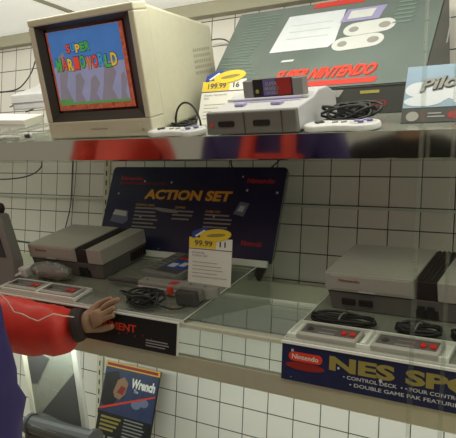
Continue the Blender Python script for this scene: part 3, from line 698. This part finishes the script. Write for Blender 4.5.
# ================================================================== LOWER LEFT: EASEL + POSTER
pr_ = empty('poster_holder', (-.505, -.10, -.672), (-math.radians(12), 0, 0)); pw, phh = .208, .235
MB().box(-pw/2, pw/2, 0, .004, 0, phh).build('card', 'ink', pr_)
MB().rect(-pw/2, pw/2, phh-.016, phh, 0, .002).build('top_strip', 'orange', pr_)
MB().rect(-pw/2+.006, pw/2-.006, phh-.012, phh-.004, -.002, .0004).build('top_strip_print', 'dred', pr_)
pa = MB().rect(-pw/2+.002, pw/2-.002, .088, phh-.017, 0, .0008).build('picture', 'pblue', pr_)
MB().flat([(-.100, .112), (-.098, .20), (-.050, .212), (-.03, .16), (-.045, .12), (-.07, .10)], -.0008, .0004).build('dark_figure', 'ink', pa)
MB().flat([(-.058, .150), (-.048, .185), (-.025, .198), (-.005, .182), (-.012, .150), (-.03, .132), (-.05, .135)], -.0012, .0004).build('figure', 'skin', pa)
MB().flat([(-.045, .150), (-.03, .172), (-.012, .168), (-.02, .146)], -.0016, .0003).build('figure_vest', 'dred', pa)
MB().flat(ellipse(.035, .128, .018, .012), -.0012, .0004).flat(ellipse(.062, .138, .018, .012), -.0013, .0004).build('figure', 'blu_print', pa)
MB().flat([(-.100, .092), (.10, .160), (.10, .165), (-.100, .099)], -.0016, .0004).build('red_streak', 'brightred', pa)
text('title', 'Wrench', 'white', pa, .004, .094, .172, .200, -.0008, .05, shear=.1)
text('subtitle', 'The', 'printed', pa, .018, .036, .160, .170, -.0008, .02)
for i in range(4): text('yellow_text', ['POWERFUL NEW', 'ACTION GAME', 'FOR YOUR', 'SYSTEM'][i], 'orange', pr_, -.090, -.090+[.078, .072, .06, .05][i], .071-i*.0115, .078-i*.0115, 0, .02) if False else MB().rect(-.090, -.090+[.078, .072, .066, .055][i], .071-i*.0115, .077-i*.0115, 0).build('yellow_text', 'gold', pr_)
textlines(pr_, .0, .088, .082, 7, .0095, .0032, 'paper', 0)
MB().rect(-.088, -.062, .006, .022, 0).rect(-.05, -.018, .006, .022, 0).build('logo_block', 'paper', pr_)
MB().box(-pw/2-.003, pw/2+.003, -.004, .006, -.004, .004).build('holder_lip', 'clr', pr_)
MB().box(-.02, .02, .004, .02, .15, .20).build('hook', 'brushed', pr_)
tag(pr_, 'dark leaflet poster with a wrestler figure and white title hanging low on the wall', 'poster')

es = empty('sign_easel', (-.510, -.33, -.552), (math.radians(11), 0, 0))
def ep(x, z): return (x, z)
el, er_ = -.095, .092
H0 = .285
MB().hexa([(el-.01, 0, 0), (el+.008, 0, 0), (el+.008, .012, 0), (el-.01, .012, 0)], [(el-.018, 0, H0), (el, 0, H0), (el, .012, H0), (el-.018, .012, H0)]).build('left_rail', 'cream', es, bevel=.002)
MB().hexa([(er_-.004, 0, 0), (er_+.014, 0, 0), (er_+.014, .012, 0), (er_-.004, .012, 0)], [(er_-.014, 0, H0), (er_+.004, 0, H0), (er_+.004, .012, H0), (er_-.014, .012, H0)]).build('right_rail', 'ngrey', es, bevel=.002)
MB().prism([(el, .0), (er_, .0), (er_-.012, H0-.02), (el-.008, H0-.02)], .004, .008, lambda u, v, a: (u, a, v)).build('panel', 'milk', es)
MB().flat([(el+.008, .105), (el-.002, .215), (el+.088, .188), (el+.030, .110)], .004, .001).build('dark_patch', 'darkg', es)
MB().flat([(el+.035, .030), (er_-.014, .165), (er_-.006, .022), (er_-.05, .02)], .004, .001).build('dark_patch', 'darkg', es)
MB().tube([(el+.008, -.012, -.004), (er_+.045, -.012, .006)], .024, 14).build('roller', 'darkg', es, smooth=False)
MB().box(el+.03, er_-.05, -.034, -.030, -.008, .010).build('roller_plate', 'mid', es)
MB().cyl((el+.010, -.012, -.004), (-1, 0, 0), .029, .010, 14).build('roller_cap', 'darkg', es); MB().cyl((er_+.043, -.012, .006), (1, 0, 0), .029, .010, 14).build('roller_cap', 'darkg', es)
MB().prism([(el-.02, -.22), (er_+.015, -.22), (er_+.012, -.012), (el-.015, -.012)], -.02, .02, lambda u, v, a: (u, a, v)).build('lower_panel', 'black', es)
MB().box(el-.022, el-.010, -.018, .0, -.47, -.01).box(er_+.012, er_+.024, -.018, 0, -.47, -.01).build('leg', 'darkg', es)
tag(es, 'pale framed easel with dark panels and a dark roller below the red sleeve', 'easel')
# under-shelf fluorescent tube (real lamp, hidden behind the steel bar)
fl = empty('fluorescent_lamp', (-.1, -.40, -.285))
MB().box(-1.3, 1.3, -.02, .02, 0, .006).build('batten', 'white', fl)
MB().tube([(-1.28, 0, -.012), (1.28, 0, -.012)], .010, 12).build('lamp_tube', 'tubewhite', fl, smooth=True)
tag(fl, 'long fluorescent lamp fixed under the lower shelf behind its steel bar', 'lamp')

# ================================================================== PEOPLE
def skin(name, verts, edges, m, parent, sub=2, root=0):
    me = bpy.data.meshes.new(name); me.from_pydata([v[0] for v in verts], edges, []); me.update()
    o = bpy.data.objects.new(name, me); C.objects.link(o)
    sk = o.modifiers.new('skin', 'SKIN'); sk.branch_smoothing = .6; sk.use_smooth_shade = True
    for i, v in enumerate(verts):
        r = v[1]; r = r if isinstance(r, (tuple, list)) else (r, r)
        me.skin_vertices[0].data[i].radius = r; me.skin_vertices[0].data[i].use_root = (i == root)
    sb = o.modifiers.new('sub', 'SUBSURF'); sb.levels = sub; sb.render_levels = sub
    me.materials.append(M[m]); o.parent = parent; return o
def chain(lists):            # lists of (point, radius); first of each later list may be an index to join
    vs, es_ = [], []
    for L in lists:
        prev = None
        for it in L:
            if isinstance(it, int): prev = it; continue
            vs.append(it)
            if prev is not None: es_.append((prev, len(vs)-1))
            prev = len(vs)-1
    return vs, es_
def person(loc, rz, jacket, trousers, skinm, label, arms, hand_pose=None, extra=None):
    """local: faces +y, x to its right, z=0 at floor; shoulders at 1.34"""
    r = empty('person', loc, (0, 0, rz))
    # jacket: torso + sleeves
    lists = [[((0, 0, .90), (.155, .115)), ((0, 0, 1.02), (.150, .11)), ((0, 0, 1.17), (.165, .115)), ((0, 0, 1.29), (.150, .10)), ((0, -.005, 1.385), (.075, .072))]]
    for s in arms:
        lists.append([3]+[(p, q) for p, q in s['sleeve']])
    vs, ed = chain(lists); skin('jacket', vs, ed, jacket, r)
    tx = bpy.data.textures.new('folds', 'CLOUDS'); tx.noise_scale = .04
    dm = r.children[0].modifiers.new('folds', 'DISPLACE'); dm.texture = tx; dm.strength = .027; dm.mid_level = .5; dm.texture_coords = 'LOCAL'
    # trousers
    vs, ed = chain([[((0, 0, 1.00), .110), ((0, 0, .90), .110), ((.085, 0, .76), .085), ((.10, .01, .48), .062), ((.105, -.01, .10), .052)], [1, ((-.085, 0, .76), .085), ((-.10, .01, .48), .062), ((-.105, -.01, .10), .052)]])
    skin('trousers', vs, ed, trousers, r)
    # body (head, neck)
    lists = [[((0, -.005, 1.28), .055), ((0, 0, 1.38), .056), ((0, .012, 1.435), .072), ((0, .014, 1.50), .094), ((0, .008, 1.575), .092), ((0, .004, 1.62), .070)]]
    for s in arms:
        if s.get('hand'):
            pass
    vs, ed = chain(lists); body_ = skin('body', vs, ed, skinm, r)
    MB().ell((0, -.016, 1.575), .092, .096, .088).build('hair', 'hair', r, smooth=True)
    MB().hexa([(-.015, .070, 1.478), (.015, .070, 1.478), (.012, .108, 1.480), (-.012, .108, 1.480)], [(-.006, .070, 1.53), (.006, .070, 1.53), (.004, .090, 1.53), (-.004, .090, 1.53)]).build('nose', skinm, r, bevel=.004)
    for s in (-1, 1):
        MB().ell((s*.028, .080, 1.520), .011, .009, .006).build('eye', 'eye', r, smooth=True)
        MB().ell((s*.082, .005, 1.500), .008, .018, .028).build('ear', skinm, r, smooth=True)
        MB().hexa([(s*.105-.042, -.10, .0), (s*.105+.042, -.10, 0), (s*.105+.045, .15, 0), (s*.105-.045, .15, 0)], [(s*.105-.035, -.09, .09), (s*.105+.035, -.09, .09), (s*.105+.035, .12, .05), (s*.105-.035, .12, .05)]).build('shoe', 'shoe', r, bevel=.012)
    MB().ell((0, .078, 1.452), .020, .009, .006).build('mouth', 'lip', r, smooth=True)
    for s in arms:
        if s.get('hand'): s['hand'](r)
    tag(r, label, 'person')
    return r
def relaxed_hand(w, d, skinm, side):
    """w wrist, hanging down, d = down direction"""
    def f(r):
        w_ = Vector(w); ds = Vector(d).normalized(); sd = Vector((0, 1, 0)); 
        lists = [[(tuple(w_), .026), (tuple(w_+ds*.045), (.022, .034)), (tuple(w_+ds*.085), (.018, .036))]]
        for k, (o_, l_) in enumerate(((-.030, .058), (-.010, .070), (.010, .066), (.029, .052))):
            b_ = w_+ds*.082+sd*o_*-1; c_ = Vector((-side, 0, 0))
            lists.append([2, (tuple(b_+ds*.012), .0095), (tuple(b_+ds*.045+c_*.008), .0085), (tuple(b_+ds*l_+c_*.022), .0072)])
        b_ = w_+ds*.03+sd*.03
        lists.append([1, (tuple(b_+ds*.01), .011), (tuple(b_+ds*.038+sd*.018), .009)])
        vs, ed = chain(lists); skin('hand', vs, ed, skinm, r)
    return f
FL = -1.05
def hang_arm(s, skinm, out=.0):
    w_ = (s*(.235+out), .058, .825)
    return dict(sleeve=[((s*.165, 0, 1.30), .068), ((s*(.205+out), -.01, 1.08), .058), ((s*(.232+out), .04, .88), .045), ((s*(.235+out), .057, .80), .036)], hand=relaxed_hand(w_, (0, .1, -1), skinm, s))
# ---- person 1: red jacket, hand on the shelf sign
p1loc = Vector((-.60, -1.0, FL)); p1rz = math.radians(-28)
Minv = (Matrix.Translation(p1loc) @ Matrix.Rotation(p1rz, 4, 'Z')).inverted()
def L1(v): return tuple(Minv @ Vector(v))
WR = P(84, 323, -.520)
EL = Vector((-.545, -.66, -.235))
SM = (P(40, 323, -.545))
SH = L1((-.56, -.91, .245))
arm = dict(sleeve=[(SH, .070), (L1((-.585, -.80, .02)), .062), (L1(EL), .066), (L1(P(4, 321, -.59)), .067), (L1(P(36, 329, -.555)), .062), (L1(P(60, 330, -.538)), .057), (L1(P(76, 326, -.525)), .037)])
def reach_hand(r):
    # palm rests against the top edge of the sign; fingers spread over the riser, thumb down the front
    W0 = P(78, 325, -.522); W1 = P(88, 322, -.514); W2 = P(97, 318, -.506)
    vs, ed = chain([[(L1(W0), .021), (L1(W1), (.020, .024)), (L1(W2), (.017, .022))],
        [1, (L1(P(92, 311, -.502)), .011), (L1(P(99, 304, -.492)), .0080), (L1(P(106, 300, -.487)), .0056), (L1(P(113, 298.5, -.484)), .0058)],
        [2, (L1(P(101, 310, -.499)), .0072), (L1(P(108, 304.5, -.492)), .0076), (L1(P(115, 301, -.488)), .0066), (L1(P(120, 299, -.485)), .0056)],
        [2, (L1(P(104, 314, -.502)), .0084), (L1(P(110, 310, -.496)), .0072), (L1(P(116, 307, -.491)), .0060)],
        [2, (L1(P(103, 319, -.504)), .0080), (L1(P(109, 317, -.499)), .0056), (L1(P(115, 315, -.496)), .0058)],
        [1, (L1(P(93, 329, -.505)), .0100), (L1(P(101, 329, -.498)), .0084), (L1(P(108, 327.5, -.494)), .0072), (L1(P(114, 326, -.491)), .0060)]])
    skin('hand', vs, ed, 'skin', r)
    a, b = Vector(L1(P(75, 325.5, -.527))), Vector(L1(P(84, 324, -.518)))
    MB().tube([a, a.lerp(b, .3), a.lerp(b, .7), b], [.036, .0365, .0345, .030], 24).build('cuff', 'cuff', r, smooth=False)
    # white piping along the sleeve
    pts = [P(-20, 288, -.655), P(0, 294, -.64), P(8, 302, -.63), P(14, 312, -.625), P(22, 314, -.618), P(30, 318, -.612), P(38, 321, -.606), P(46, 317, -.600), P(54, 314, -.592), P(64, 316, -.582), P(74, 317, -.566)]
    q = [Vector(L1(p)) for p in pts]
    MB().tube(q, .0013, 6).build('piping', 'piping', r, smooth=True)
arm['hand'] = reach_hand
person(p1loc, p1rz, 'jred', 'denim', 'skin', 'person in a red jacket with white piping resting a hand on the black sign', [arm, hang_arm(-1, 'skin')])
# ---- person 2: purple jacket, nearest the camera at the left
bent = dict(sleeve=[((.165, 0, 1.30), .068), ((.208, -.01, 1.10), .060), ((.232, .045, .92), .058), ((.242, .060, .84), .062), ((.232, .060, .70), .052)], hand=relaxed_hand((.230, .07, .67), (0, .1, -1), 'skin2', 1))
p2 = person((-.160, -1.05, FL), math.radians(-5), 'jpurp', 'jpurp', 'skin2', 'person in a purple jacket at the lower left edge, nearest the viewer', [bent, hang_arm(-1, 'skin2')])
for x in (-.015, .108):
    MB().tube([(x, .128, .95), (x, .132, 1.1), (x*1.02, .135, 1.2), (x*.9, .112, 1.30), (x*.75, .07, 1.36)], .021, 8).build('red_stripe', 'jred', p2, smooth=True)
MB().hexa([(.0, .08, 1.08), (.13, .06, 1.08), (.13, .12, 1.08), (.0, .134, 1.08)], [(.0, .08, 1.235), (.13, .05, 1.235), (.13, .112, 1.235), (.0, .132, 1.235)]).build('chest_panel', 'jred', p2, bevel=.006)
# ---- person 3: dark coat behind the camera's left
person((.06, -1.62, FL), math.radians(-10), 'jblack', 'jblack', 'skin2', 'person in a black coat seen only as a dark reflection in the upper shelf edge', [hang_arm(1, 'skin2'), hang_arm(-1, 'skin2')])
